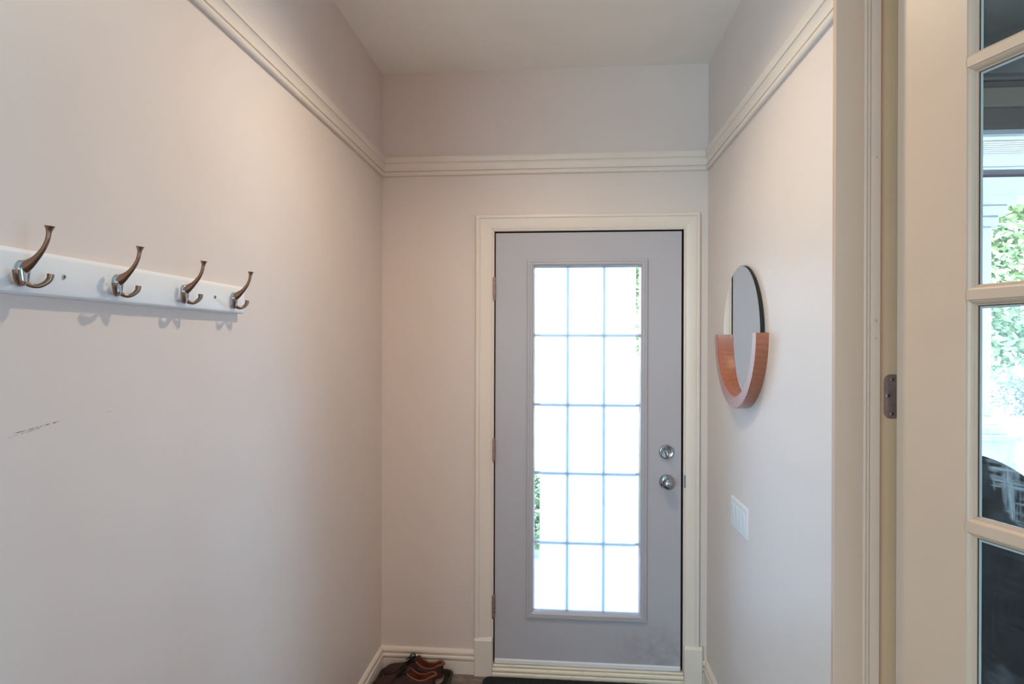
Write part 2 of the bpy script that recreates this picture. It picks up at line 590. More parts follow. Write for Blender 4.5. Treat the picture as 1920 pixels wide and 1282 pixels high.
structure('trim_1', run(RAIL, (XL, YLE), (XL, YB), (1, 0), RZ, 0, 1), M['trim'], 'cream picture rail along the left wall', 25)
structure('trim_2', run(RAIL, (XL, YB), (XR, YB), (0, -1), RZ, 1, 1), M['trim'], 'cream picture rail across the end wall over the door', 25)
structure('trim_3', run(RAIL, (XR, YB), (XR, YJ + 0.035), (-1, 0), RZ, 1, 0), M['trim'], 'cream picture rail along the right wall', 25)
CX0, CX1, CZ = -0.411, 0.6266, 2.1705       # casing outer edges
structure('baseboard_left', run(BASE, (XL, YLE), (XL, YB), (1, 0), 0, 0, 1), M['trim'], 'cream baseboard along the left wall', 25)
structure('baseboard_back', run(BASE, (XL, YB), (CX0 - 0.002, YB), (0, -1), 0, 1, 0), M['trim'], 'cream baseboard left of the entry door', 25)
structure('baseboard_corner', run(BASE, (0.6425, YB), (XR, YB), (0, -1), 0, 0, 1), M['trim'], 'short stub of baseboard right of the entry door', 25)
structure('baseboard_right', run(BASE, (XR, YB), (XR, YJ + 0.035), (-1, 0), 0, 1, 0), M['trim'], 'cream baseboard along the right wall', 25)

# door casing: three mitred boards and two plinth blocks
cas = empty('trim_4', (0, YB, 0), label='cream moulded casing around the entry door', kind='structure')
CAS = [(0, 0), (0, .008), (.004, .011), (.008, .011), (.0095, .009), (.0115, .011), (.016, .0125), (.030, .0155), (.046, .0175),
       (.056, .0180), (.0585, .0155), (.0605, .0155), (.0625, .0195), (.068, .0205), (.0745, .0195), (.0765, .017), (.0765, 0)]   # (across, out)


def casing_board(kind):
    wl, wr, wt = (OX0 + 0.0015) - CX0, CX1 - (OX1 - 0.001), CZ - (OZ - 0.001)
    ix0, ix1, iz = OX0 + 0.0015, OX1 - 0.001, OZ - 0.001
    m_ = MB()
    k = 1 / 0.0765
    if kind == 'L':
        m_.rings([[(ix0 - a * k * wl, -o_, 0.176) for a, o_ in CAS], [(ix0 - a * k * wl, -o_, iz + a * k * wt) for a, o_ in CAS]])
    elif kind == 'R':
        m_.rings([[(ix1 + a * k * wr, -o_, 0.176) for a, o_ in CAS], [(ix1 + a * k * wr, -o_, iz + a * k * wt) for a, o_ in CAS]])
    else:
        m_.rings([[(ix0 - a * k * wl, -o_, iz + a * k * wt) for a, o_ in CAS], [(ix1 + a * k * wr, -o_, iz + a * k * wt) for a, o_ in CAS]])
    return m_


for kk in 'LTR':
    casing_board(kk).build('casing_board', M['trim'], cas, 25)


def plinth(x0, x1):
    """block with the top edge bevelled back to the casing"""
    o_, z1 = 0.026, 0.181
    m_ = MB()
    m_.rings([[(x0, 0, 0), (x0, -o_ + .003, 0), (x0 + .004, -o_, 0), (x1 - .004, -o_, 0), (x1, -o_ + .003, 0), (x1, 0, 0)],
              [(x0, 0, z1 - .002), (x0, -o_ + .003, z1 - .014), (x0 + .006, -o_, z1 - .014), (x1 - .006, -o_, z1 - .014), (x1, -o_ + .003, z1 - .014), (x1, 0, z1 - .002)],
              [(x0 + .001, 0, z1), (x0 + .002, -o_ + .009, z1), (x0 + .008, -o_ + .008, z1 - .001), (x1 - .008, -o_ + .008, z1 - .001), (x1 - .002, -o_ + .009, z1), (x1 - .001, 0, z1)]])
    return m_


plinth(-0.4128, -0.3275).build('plinth_block', M['trim'], cas, 20)
plinth(0.5590, 0.6415).build('plinth_block', M['trim'], cas, 20)
# frame behind the casing: jamb boards with a brown weatherstrip in the gap round the slab
jm = MB()
jm.box(OX0 - .02, OX0, .002, .15, 0, OZ + .02).box(OX1, OX1 + .02, .002, .15, 0, OZ + .02).box(OX0, OX1, .002, .15, OZ, OZ + .02)
jm.build('door_frame', M['trim'], cas)
ws = MB()
ws.box(OX0, OX0 + .012, .052, .07, .05, OZ).box(OX1 - .012, OX1, .052, .07, .05, OZ).box(OX0, OX1, .052, .07, OZ - .012, OZ)
ws.box(OX0 + .0003, OX0 + .0025, .006, .052, .056, OZ - .0005).box(OX1 - .0025, OX1 - .0003, .006, .052, .056, OZ - .0005).box(OX0 + .003, OX1 - .003, .006, .052, OZ - .0025, OZ - .0003)
ws.build('weatherstrip', M['dark'], cas)
sp = MB()
sp.box(OX1 + .001, OX1 + .009, -.0125, -.009, .905, .963, .001)
sp.build('strike_plate', M['chrome'], cas)
# threshold: three stacked mouldings
thr = empty('trim_5', (0, YB, 0), label='worn cream threshold moulding under the entry door', kind='structure')
MB().rings([[(x, y, z) for y, z in [(.15, .0), (-.024, 0), (-.027, .004), (-.027, .016), (-.024, .020), (.15, .020)]] for x in (OX0 - .002, OX1 + .002)]).build('sill_board', M['threshold'], thr, 30)
for xa, xb in ((OX0 - .001, .095), (.0965, OX1 + .001)):
    MB().rings([[(x, y, z) for y, z in [(.12, .0205), (-.012, .0205), (-.018, .023), (-.0205, .028), (-.0195, .034), (-.015, .0385), (.12, .0395)]] for x in (xa, xb)]).build('sill_bead', M['threshold'], thr, 30)
MB().rings([[(x, y, z) for y, z in [(.12, .0398), (-.006, .0398), (-.009, .042), (-.009, .047), (-.004, .0505), (.12, .052)]] for x in (OX0 + .001, OX1 - .001)]).build('sill_cap', M['threshold'], thr, 30)

# ------------------------------------------------------------------ entry door
LX0, LX1, LZ0, LZ1 = -0.1680, 0.3925, 0.2727, 1.9615    # lite frame outer
GX0, GX1, GZ0, GZ1 = -0.1350, 0.3510, 0.3157, 1.9250    # glass seen
door = empty('door_1', (0, YB, 0), label='pale entry door with a tall frosted fifteen-pane window', kind='structure')
DF, DB = 0.004, 0.048                     # front and back of the slab behind the wall plane
sl = MB()
hx0, hx1, hz0, hz1 = LX0 + .015, LX1 - .015, LZ0 + .015, LZ1 - .015
sl.box(DX0, hx0, DF, DB, DZ0, DZ1).box(hx1, DX1, DF, DB, DZ0, DZ1).box(hx0, hx1, DF, DB, DZ0, hz0).box(hx0, hx1, DF, DB, hz1, DZ1)
sl.build('door_panel', M['door_face'], door)
# raised lite frame, mitred: profile across from outer edge inwards
LF = [(0, .000), (0, .007), (.003, .0105), (.011, .0115), (.0125, .0095), (.0145, .0095), (.016, .012), (.024, .012), (.0265, .009), (.031, .006), (.0335, -.004), (.0375, -.014), (.0375, -.02), (0, -.002)]


def lite(k):
    rs = []
    for a, o_ in LF:
        x0, x1, z0, z1 = LX0 + a, LX1 - a, LZ0 + a, LZ1 - a
        rs.append([(x0, DF - o_, z0), (x1, DF - o_, z0), (x1, DF - o_, z1), (x0, DF - o_, z1)])
    m_ = MB()
    q = [[r[k], r[(k + 1) % 4]] for r in rs]
    m_.rings([[p[0] for p in q], [p[1] for p in q]])
    return m_


for k in range(4):
    lite(k).build('lite_frame', M['door'], door, 25)
MB().box(hx0 + .002, hx1 - .002, .0400, .0425, hz0 + .002, hz1 - .002).build('glass_pane', M['glass'], door)
MB().box(hx0 + .002, hx1 - .002, .0140, .0150, hz0 + .002, hz1 - .002).build('glass_pane', M['glass'], door)
tag(MB().box(-0.1064, 0.3400, .0175, .0178, GZ0 - .004, GZ1 + .004).build('frosted_film', M['film'], door), label='white frosted film leaving a clear strip at each side')
for x in (0.0221, 0.1919):
    MB().box(x - .0066, x + .0066, .0235, .0310, GZ0 - .012, GZ1 + .012, .0015, 1).build('muntin', M['grille'], door)
for z in (1.6055, 1.2775, 0.9545, 0.6264):
    MB().box(GX0 - .012, GX1 + .012, .0238, .0307, z - .0066, z + .0066, .0015, 1).build('muntin', M['grille'], door)
sw = MB()
sw.rings([[(x, y, z) for y, z in [(DF + .002, DZ0 - .002), (DF - .006, DZ0 - .002), (DF - .006, DZ0 + .014), (DF - .003, DZ0 + .0185), (DF + .002, DZ0 + .019)]] for x in (DX0 + .002, DX1 - .003)])
tag(sw.build('door_sweep', M['white'], door), label='bluish white sweep strip along the bottom edge')
# hinges: five knuckles and a pin tip
for zc in (1.8256, 1.0655, 0.3264):
    h = MB()
    for k in range(5):
        z0 = zc - .052 + k * .0208
        h.lathe([(.0062, z0 + .0004), (.0066, z0 + .0012), (.0066, z0 + .0196), (.0062, z0 + .0204)], (-0.3235, -.0125, 0), 'Z', 16)
    h.lathe([(.003, zc - .060), (.0045, zc - .058), (.0045, zc - .052)], (-0.3235, -.0125, 0), 'Z', 12)
    h.lathe([(.0045, zc + .052), (.0045, zc + .054), (.003, zc + .0555)], (-0.3235, -.0125, 0), 'Z', 12)
    h.box(-.3235, -.3150, -.0068, .003, zc - .052, zc + .052)
    h.build('hinge', M['steel'], door, 40)
# knob: rose, neck, egg-shaped knob with a key slot
KX, KZ = 0.4805, 0.9288
kn = MB()
kn.lathe([(.0335, .004), (.0335, -.0005), (.0320, -.0045), (.0285, -.0075), (.018, -.0095), (.0135, -.012), (.0125, -.020), (.0125, -.026)], (KX, 0, KZ), 'Y', 40)
kno = kn.build('knob_rose', M['chrome'], door, 40)
kb = MB()
kb.lathe([(.0125, -.024), (.0165, -.027), (.0225, -.033), (.0265, -.041), (.0275, -.049), (.0255, -.057), (.0205, -.0635), (.0125, -.0675), (.004, -.0685)], (KX, 0, KZ), 'Y', 40)
kb.build('door_knob', M['chrome'], door, 50)
# deadbolt: domed rose with a thumb turn
DZ = 1.0672
db = MB()
db.lathe([(.0335, .004), (.0335, -.004), (.0325, -.0075), (.0310, -.0088), (.0285, -.0092), (.0275, -.0086), (.010, -.0086)], (KX - .001, 0, DZ), 'Y', 40)
dbo = db.build('deadbolt', M['chrome'], door, 40)
tt = MB()
tt.lathe([(.0085, -.0080), (.0085, -.0165), (.007, -.018)], (KX - .001, 0, DZ + .004), 'Y', 20)
tt.tube([(KX - .007, -.017, DZ + .010), (KX - .003, -.021, DZ + .004), (KX + .001, -.024, DZ - .008), (KX + .004, -.024, DZ - .022), (KX + .005, -.0225, DZ - .027)],
        [.004, .0055, .0058, .005, .003], 12)
tt.build('thumb_turn', M['nickel'], dbo, 50)
lp = MB()
lp.box(DX1 - .0005, DX1 + .0006, .006, .040, 1.035, 1.095).box(DX1 - .0005, DX1 + .0006, .006, .040, .90, .985)
lp.build('latch_plate', M['black'], door)

# ------------------------------------------------------------------ side opening: jamb post, hinge leaf and the glazed door
jb = empty('trim_6', (0, 0, 0), label='cream painted jamb post with a beaded edge beside the glazed door', kind='structure')
prof = [(.606, YJ + .013), (.606, YJ + .0015), (.6075, YJ), (.6665, YJ), (.6680, YJ + .0008), (.6695, YJ - .0012), (.6715, YJ - .0024), (.6738, YJ - .0020),
        (.6756, YJ + .0002), (.6774, YJ - .0020), (.6797, YJ - .0024), (.6817, YJ - .0012), (.6832, YJ + .0008), (.6847, YJ), (.7035, YJ), (.7050, YJ + .0015),
        (.7050, YJ + .024), (.7580, YJ + .024), (.7580, YJ - .010), (XP + .02, YJ - .010), (XP + .02, YJ + .06), (.640, YJ + .06), (.640, YJ + .013)]  # forward step hidden behind the slab, added to keep light out of the gap
MB().rings([[(x, y, z) for x, y in prof] for z in (0, 2.70)]).build('jamb_board', M['jamb'], jb, 30)
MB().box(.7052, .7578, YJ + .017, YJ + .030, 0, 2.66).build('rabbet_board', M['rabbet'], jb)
MB().box(XR - .02, XP + .02, .52, YJ + .03, 2.66, 2.70).build('head_jamb', M['jamb'], jb)
MB().box(XR - .02, XP + .02, .50, .535, 0, 2.66).build('jamb_board', M['jamb'], jb)
# nail heads filled under the paint
nb = MB()
for z, s in ((1.985, .0035), (1.622, .004), (1.582, .003)):
    nb.lathe([(s, .0005), (s * .9, -.0006), (s * .4, -.0016)], (.6935, YJ, z), 'Y', 12)
nb.build('filled_nail', M['jamb'], jb, 60)
YH = YJ + .017
HZ0, HZ1 = 1.4015, 1.5015
hl = MB()
hpts = []
rr_ = .015
x0, x1 = .7195, .7560
for cx, cz, a0 in ((x1 - rr_, HZ1 - rr_, 0), (x0 + rr_, HZ1 - rr_, 90), (x0 + rr_, HZ0 + rr_, 180), (x1 - rr_, HZ0 + rr_, 270)):
    for k in range(7):
        a = R(a0 + 15 * k)
        hpts.append((cx + rr_ * math.cos(a), cz + rr_ * math.sin(a)))
hl.rings([[(x, YH + .002, z) for x, z in hpts], [(x, YH - .0008, z) for x, z in hpts]])
hleaf = hl.build('hinge_leaf', M['steel'], jb)
for sx, sz in ((.7300, 1.4535), (.7395, 1.4900), (.7385, 1.4125)):
    sc = MB()
    sc.lathe([(.0052, -.0004), (.0050, -.0014), (.0036, -.0019), (.001, -.0019)], (sx, YH, sz), 'Y', 20)
    so = sc.build('screw', M['screw'], hleaf, 40)
    cr = MB()
    cr.box(-.0026, .0026, -.0022, -.0012, -.0007, .0007).box(-.0007, .0007, -.0022, -.0012, -.0026, .0026)
    cr.v = [(sx + v[0] * .8 + v[2] * .6, YH + v[1], sz + v[2] * .8 - v[0] * .6) for v in cr.v]
    sc2 = MB()
    so.data.materials.append(M['black'])
    n0 = len(so.data.polygons)
    bm = bmesh.new()
    bm.from_mesh(so.data)
    vv = [bm.verts.new(v) for v in cr.v]
    for f in cr.f:
        bf = bm.faces.new([vv[i] for i in f])
        bf.material_index = 1
    bmesh.ops.recalc_face_normals(bm, faces=bm.faces[:])
    bm.to_mesh(so.data)
    bm.free()

TH = R(19.5)
fd = empty('door_2', (.7239, 1.40, 0), TH - R(90), label='cream glazed door standing ajar at the right edge', kind='structure')
FW, FT, FZ0, FZ1 = 0.80, 0.040, 0.012, 2.640
STL = 0.1530
OV = [(.0000, .0000), (.0012, .0000), (.0016, .0022), (.0030, .0026), (.0060, .0048), (.0088, .0085), (.0098, .0120), (.0100, .0132), (.0118, .0138), (.0128, .0172)]  # (into opening, depth)


def member(lo, hi, ov_lo, ov_hi):
    """cross-section (across, depth) with sticking on the chosen sides, mirrored on the rear face"""
    p = []
    if ov_lo:
        p += [(lo - a, e) for a, e in OV][::-1]
    else:
        p += [(lo, .019), (lo, 0)]
    if ov_hi:
        p += [(hi + a, e) for a, e in OV]
    else:
        p += [(hi, 0), (hi, .019)]
    q = [(a, FT - e) for a, e in p[::-1]]
    return p + q


def stick_v(lo, hi, z0, z1, ol, oh, name, mat=None):
    m_ = MB()
    s_ = member(lo, hi, ol, oh)
    m_.rings([[(a, e, z0) for a, e in s_], [(a, e, z1) for a, e in s_]])
    return m_.build(name, M['jamb'], fd, 28)


def stick_h(lo, hi, x0, x1, ol, oh, name):
    m_ = MB()
    s_ = member(lo, hi, ol, oh)
    m_.rings([[(x0, e, a) for a, e in s_], [(x1, e, a) for a, e in s_]])
    return m_.build(name, M['jamb'], fd, 28)


stick_v(0, STL, FZ0, FZ1, False, True, 'stile')
stick_v(FW - STL, FW, FZ0, FZ1, True, False, 'stile')
stick_h(FZ1 - .11, FZ1, STL, FW - STL, True, False, 'top_rail')
stick_h(FZ0, .24, STL, FW - STL, False, True, 'bottom_rail')
mid = FW / 2
HM = [2.112, 1.664, 1.2185, .773]
zs = [FZ1 - .11] + [z for z in HM] + [.24]
for z in HM:
    stick_h(z - .0078, z + .0078, STL, FW - STL, True, True, 'muntin')
stick_v(mid - .0078, mid + .0078, .24, FZ1 - .11, True, True, 'muntin')
gb = MB()
for k in range(5):
    zt = zs[k] - (.0 if k == 0 else .0078)
    zb = zs[k + 1] + (.0 if k == 4 else .0078)
    for xa, xb in ((STL, mid - .0078), (mid + .0078, FW - STL)):
        MB().box(xa + .006, xb - .006, .0185, .0215, zb + .006, zt - .006).build('glass_pane', M['smeared'], fd)
        # thin dark putty line round the pane
        i0, i1, j0, j1 = xa + .0128, xb - .0128, zb + .0128, zt - .0128
        pl = MB()
        w = .0022
        pl.box(i0, i0 + w, .0168, .0184, j0, j1).box(i1 - w, i1, .0168, .0184, j0, j1).box(i0 + w, i1 - w, .0168, .0184, j1 - w * .5, j1)
        pl.build('putty_line', M['dark'], fd)
        zb2 = MB()
        i0, i1, j1, w2 = i0 + w, i1 - w, j1 - w * .5, .0042
        zb2.box(i0, i0 + w2, .0172, .0184, j0, j1).box(i1 - w2, i1, .0172, .0184, j0, j1).box(i0 + w2, i1 - w2, .0172, .0184, j1 - w2, j1)
        zb2.build('glazing_bead', M['bead'], fd)

# ------------------------------------------------------------------ hook rail on the left wall
rack = empty('coat_rack', (XL, 1.2098, 1.680), label='white coat rail with four dark metal hooks on the left wall', cat='coat rack')
bd = MB()
y0, y1, z0, z1, tk = -.3667, .3667, -.0355, .0365, .018
pb = [(0, z0), (tk - .005, z0), (tk - .0015, z0 + .0035), (tk, z0 + .008), (tk, z1 - .009), (tk - .002, z1 - .004), (tk - .006, z1), (0, z1)]
bd.rings([[(o_, y0, z) for o_, z in pb], [(o_, y0 + .001, z) for o_, z in pb], [(o_, y1 - .001, z) for o_, z in pb], [(o_, y1, z) for o_, z in pb]])
bd.build('board', M['white'], rack, 25)
for sy in (-.2285, .2279):
    sc = MB()
    sc.lathe([(.0046, tk - .0005), (.0044, tk + .0009), (.0030, tk + .0012), (.0008, tk + .0012)], (0, sy, -.0005), 'X', 20)
    s_ = sc.build('screw', M['screw'], rack, 40)
    cr = MB()
    cr.box(tk + .0008, tk + .0017, sy - .0024, sy + .0024, -.0011, .0001).box(tk + .0008, tk + .0017, sy - .0006, sy + .0006, -.0029, .0019)
    cr.build('cross_slot', M['black'], s_)


def make_hook(y):
    hk = bpy.data.objects.new('hook', None)
    link(hk, rack)
    hk.location = (tk, y, -.0055)
    # base plate: shield shape, domed
    bp = MB()
    sh = [(0, .0235), (.006, .0222), (.0098, .018), (.0112, .011), (.0105, .003), (.0088, -.006), (.0078, -.013), (.0066, -.0165), (0, -.0175)]
    full = [(w, z) for w, z in sh] + [(-w, z) for w, z in sh[1:-1]][::-1]
    bp.rings([[(0, w, z) for w, z in full], [(.0045, w, z) for w, z in full], [(.0075, w * .82, z * .9) for w, z in full], [(.0090, w * .45, z * .55) for w, z in full]])
    bp.build('base_plate', M['nickel'], hk, 40)
    # upper arm: trumpet foot, slender neck, fan-shaped tip
    ar = MB()
    path = curve_pts([(.0035, 0, .010), (.0115, 0, .0158), (.0235, 0, .0250), (.0355, 0, .0385), (.0435, 0, .0535), (.0465, 0, .0680), (.0475, 0, .0760)], 5)
    rad = [r[0] for r in curve_pts([(.0090, 0), (.0086, 0), (.0056, 0), (.0041, 0), (.0036, 0), (.0040, 0), (.0074, 0)], 5)]
    fl = [r[0] for r in curve_pts([(.95, 0), (.8, 0), (.8, 0), (.85, 0), (.9, 0), (1.05, 0), (.95, 0)], 5)]
    ar.tube(path, rad, 14, ((0, 1, 0), fl))
    ar.build('upper_arm', M['bronze'], hk, 50)
    for sg in (-1, 1):
        lo = MB()
        pp = curve_pts([(.0045, sg * .0030, -.0120), (.0085, sg * .0095, -.0158), (.0130, sg * .0180, -.0160), (.0175, sg * .0260, -.0105), (.0205, sg * .0305, -.0035), (.0212, sg * .0318, .0042)], 5)
        rd = [r[0] for r in curve_pts([(.0046, 0), (.0037, 0), (.0036, 0), (.0041, 0), (.0047, 0), (.0052, 0)], 5)]
        lo.tube(pp, rd, 12)
        lo.build('lower_arm', M['bronze'], hk, 50)


for y in (.8987, 1.1052, 1.3127, 1.5206):
    make_hook(y - 1.2098)

# ------------------------------------------------------------------ round mirror with a half-ring wooden frame
MY, MZ, MRO, MRI, MRM, MT = 2.320, 1.605, 0.2725, 0.2290, 0.2500, 0.0404
mir = empty('round_mirror', (XR, MY, MZ), label='round frameless mirror cradled in a half ring of red-brown wood', cat='mirror')
gm = MB()
gm.lathe([(MRM - .0010, -.0120), (MRM - .0010, -.0125), (.02, -.0125)], (0, 0, 0), 'X', 96)
gm.build('mirror_glass', M['mirror'], mir, 30)
bpy.data.objects['mirror_glass'].rotation_euler = (0, 0, -.018)
bpy.data.objects['mirror_glass'].location = (0, .012, 0)
bk = MB()
bk.lathe([(MRM, -.002), (MRM, -.0122), (MRM - .0020, -.0122), (MRM - .003, -.007)], (0, 0, 0), 'X', 96)
bko = bk.build('backing', M['black'], mir, 30)
bko.rotation_euler = (0, 0, -.018)
bko.location = (0, .012, 0)
fr_ = MB()
rg = []
N = 56
bv = .0025
for k in range(N + 1):
    a = math.pi + math.pi * k / N
    cs, sn = math.cos(a), math.sin(a)
    sec = [(MRI, -.0060), (MRI, -MT + bv), (MRI + bv, -MT), (MRO - bv, -MT), (MRO, -MT + bv), (MRO, 0), (MRM + .0125, 0), (MRM + .0125, -.0060)]
    rg.append([(x, r * cs, r * sn) for r, x in sec])
fr_.rings(rg)
fr_.build('wooden_frame', M['wood'], mir, 30)

# ------------------------------------------------------------------ switch plate
SY, SZ = 2.3655, 0.9195
spl = empty('light_switch', (XR, SY, SZ), label='white four-gang switch plate on the wall below the mirror', cat='light switch')
pw, ph = .1065, .0572
pp = MB()
pp.rings([[(0, -pw, -ph), (0, pw, -ph), (0, pw, ph), (0, -pw, ph)], [(-.003, -pw, -ph), (-.003, pw, -ph), (-.003, pw, ph), (-.003, -pw, ph)],
          [(-.0062, -pw + .004, -ph + .004), (-.0062, pw - .004, -ph + .004), (-.0062, pw - .004, ph - .004), (-.0062, -pw + .004, ph - .004)]])
pp.build('plate', M['plastic'], spl)
for k in range(4):
    yc = (-1.5 + k) * .046
    rk = MB()
    rk.rings([[(-.006, yc - .0155, -.033), (-.006, yc + .0155, -.033), (-.006, yc + .0155, .033), (-.006, yc - .0155, .033)],
              [(-.0078, yc - .0155, -.033), (-.0078, yc + .0155, -.033), (-.0118, yc + .0155, .033), (-.0118, yc - .0155, .033)]])
    rk.build('rocker', M['plastic'], spl)

# ------------------------------------------------------------------ recessed ceiling light (just above the frame)
dl = empty('recessed_ceiling_light', (-0.10, 1.70, HC), label='recessed round ceiling light over the entry hall', cat='ceiling light')
MB().lathe([(.050, 0), (.050, -.004), (.072, -.004), (.078, 0)], (0, 0, 0), 'Z', 40, (False, False)).build('trim_ring', M['white'], dl, 40)
MB().lathe([(.050, -.0005), (.001, -.0006)], (0, 0, 0), 'Z', 40, (False, True)).build('lens', M['lamp'], dl, 40)

# ------------------------------------------------------------------ things on the floor
tray = empty('boot_tray', (-.677, 2.50, 0), label='black rubber boot tray in the corner under the brown shoes', cat='boot tray')
TW, TD, TR = .1710, .3690, .035


def rrect(hw, hd, r, z, n=6):
    out = []
    for cx, cy, a0 in ((hw - r, hd - r, 0), (-hw + r, hd - r, 90), (-hw + r, -hd + r, 180), (hw - r, -hd + r, 270)):
        for k in range(n + 1):
            a = R(a0 + 90 * k / n)
            out.append((cx + r * math.cos(a), cy + r * math.sin(a), z))
    return out


tb = MB()
tb.rings([rrect(TW - .008, TD - .008, TR, 0), rrect(TW - .002, TD - .002, TR, .020), rrect(TW, TD, TR, .0265), rrect(TW - .002, TD - .002, TR, .0285),
          rrect(TW - .0105, TD - .0105, TR - .006, .0285), rrect(TW - .0125, TD - .0125, TR - .006, .026), rrect(TW - .016, TD - .016, TR - .008, .0055)])
tb.build('tray', M['rubber'], tray, 40)
rb = MB()
for k in range(9):
    y = -.30 + k * .075
    rb.box(-TW + .03, TW - .03, y - .002, y + .002, .005, .0068)
rb.build('rib', M['rubber'], tray)


def make_shoe(name, loc, rz, label, mirror=1):
    """low lace-up shoe, heel at +x, toe at -x, length 0.29"""
    L = .288
    root = empty(name, loc, rz, label=label, cat='shoe', group='pair of brown shoes on the boot tray')
    SOLE = .022

    def outline(s, k=1.0):     # half width at s (0 heel .. 1 toe)
        w = .0365 + .0135 * math.sin(min(1, max(0, (s - .12) / .62)) * math.pi / 2) if s < .74 else .0500
        e = min(1.0, s / .13)
        w *= math.sqrt(max(0, 1 - (1 - e) ** 2)) if s < .13 else 1
        if s > .70:
            t = (s - .70) / .30
            w *= max(0, 1 - t ** 2.6) ** 0.55
        return w * k

    def X(s):
        return L * (.5 - s)
    # sole
    S = [0, .004, .012, .03, .06, .10, .16, .25, .35, .45, .55, .65, .73, .80, .86, .91, .95, .98, .993, 1.0]
    ring = [(X(s), outline(s) + .001) for s in S] + [(X(s), -outline(s) - .001) for s in S[-2:0:-1]]
    so_ = MB()
    so_.rings([[(x * .985, y * .96, 0) for x, y in ring], [(x, y, .004) for x, y in ring], [(x * 1.004, y * 1.02, SOLE - .005) for x, y in ring]])
    so_.build('sole', M['sole'], root, 40)
    we = MB()
    we.rings([[(x * 1.010, y * 1.05, SOLE - .005) for x, y in ring], [(x * 1.012, y * 1.06, SOLE - .002) for x, y in ring], [(x * 1.004, y * 1.0, SOLE + .001) for x, y in ring]])
    we.build('welt', M['welt'], root, 40)
    # upper: half profile from the sole edge to the top line; gap g = half opening of the collar

    def top(s):
        pts = [(0, .080), (.06, .079), (.15, .067), (.25, .064), (.33, .072), (.40, .088), (.46, .094), (.52, .088), (.60, .075), (.68, .065), (.76, .061), (.86, .058), (.94, .049), (.985, .034), (1, .022)]
        for (a, za), (b2, zb) in zip(pts, pts[1:]):
            if s <= b2:
                t = (s - a) / (b2 - a)
                t = t * t * (3 - 2 * t) if False else t
                return za + (zb - za) * t
        return .03

    def gap(s):
        if s < .005:
            return 0.0
        if s < .40:
            return outline(s) * .66
        if s < .47:
            return outline(s) * .66 * (1 - (s - .40) / .07) + .006 * (s - .40) / .07
        if s < .60:
            return .006
        return 0.0
    SU = [.0015, .006, .015, .03, .05, .08, .12, .17, .22, .27, .32, .36, .40, .435, .47, .52, .56, .60, .64, .70, .76, .82, .87, .91, .945, .97, .985, .995]
    NJ = 9
    up = MB()
    for sg in (-1, 1):
        rows = []
        for s in SU:
            w, g, H = outline(s), gap(s), top(s)
            row = []
            for j in range(NJ):
                a = (math.pi / 2) * j / (NJ - 1)
                closed = s >= .58
                if closed:
                    y = g + (w - g) * math.cos(a) ** .75
                    z = SOLE - .002 + (H - SOLE + .002) * math.sin(a) ** .9
                else:
                    y = g + (w - g) * (math.cos(a) ** .55)
                    z = SOLE - .002 + (H - SOLE + .002) * (j / (NJ - 1)) ** .95
                row.append((X(s), sg * y, z))
            rows.append(row)
        up.rings(rows, (False, False), False)
    uo = up.build('upper', M['shoe'], root, 60)
    md = uo.modifiers.new('solid', 'SOLIDIFY')
    md.thickness = .002
    md.offset = -1
    sd = uo.modifiers.new('sub', 'SUBSURF')
    sd.levels = sd.render_levels = 1
    # collar: padded leather rim round the opening
    SC = [.0, .004, .012, .03, .06, .10, .15, .20, .25, .30, .35, .40, .43, .455]
    cp = [(X(s) + (.002 if s < .002 else 0), gap(max(s, .006)) if s > 0 else 0, top(s)) for s in SC]
    rim = [(x, -y, z) for x, y, z in cp[::-1]] + cp[1:]
    rr2 = [(.0040 + .0035 * max(0, 1 - abs(i - 13) / 6)) for i in range(len(rim))]
    col = MB()
    col.tube(rim, rr2, 10)
    col.build('collar', M['collar'], root, 60)
    # lining and insole
    ln = MB()
    for sg in (-1, 1):
        rows = []
        for s in [.004, .012, .03, .06, .10, .15, .20, .25, .30, .35, .40, .45, .50, .56]:
            w, g, H = outline(s), max(gap(s), .002), top(s)
            rows.append([(X(s) - (.004 if s < .02 else 0), sg * (g * (1 - j / 5) + min(w * .84, w - .003) * (j / 5)) if j < 6 else 0, H - .003 - (H - .003 - SOLE - .006) * (min(j, 5) / 5)) for j in range(7)])
        ln.rings(rows, (False, False), False)
    ln.build('lining', M['lining'], root, 60)
    # tongue
    tg = MB()
    rows = []
    for s, z, w in ((.60, .074, .012), (.54, .088, .016), (.48, .098, .019), (.43, .106, .021), (.395, .109, .019), (.385, .1095, .012)):
        rows.append([(X(s), w * u, z - .006 * u * u) for u in (-1, -.6, -.2, .2, .6, 1)])
    tg.rings(rows, (False, False), False)
    to = tg.build('tongue', M['shoe'], root, 60)
    md = to.modifiers.new('solid', 'SOLIDIFY')
    md.thickness = .004
    # laces: crossings over the throat and a bow
    lc = MB()
    for i, s in enumerate((.585, .55, .515, .48, .45)):
        z = top(s) + .004
        lc.tube(curve_pts([(X(s), -.021, z - .006), (X(s - .008), 0, z + .004), (X(s - .018), .021, z - .004)], 5), .0022, 7)
        lc.tube(curve_pts([(X(s), .021, z - .006), (X(s - .008), 0, z + .005), (X(s - .018), -.021, z - .004)], 5), .0022, 7)
    zt = .104
    for sg in (-1, 1):
        lc.tube(curve_pts([(X(.45), 0, zt), (X(.50), sg * .020, zt + .006), (X(.57), sg * .034, zt - .010), (X(.58), sg * .024, zt - .020), (X(.50), sg * .008, zt - .004), (X(.45), 0, zt)], 6), .0021, 7)
        lc.tube(curve_pts([(X(.45), 0, zt), (X(.50), sg * .012, zt + .003), (X(.60), sg * .026, zt - .022), (X(.66), sg * .040, zt - .040)], 6), .0021, 7)
    lc.build('laces', M['lace'], root, 60)
    return root


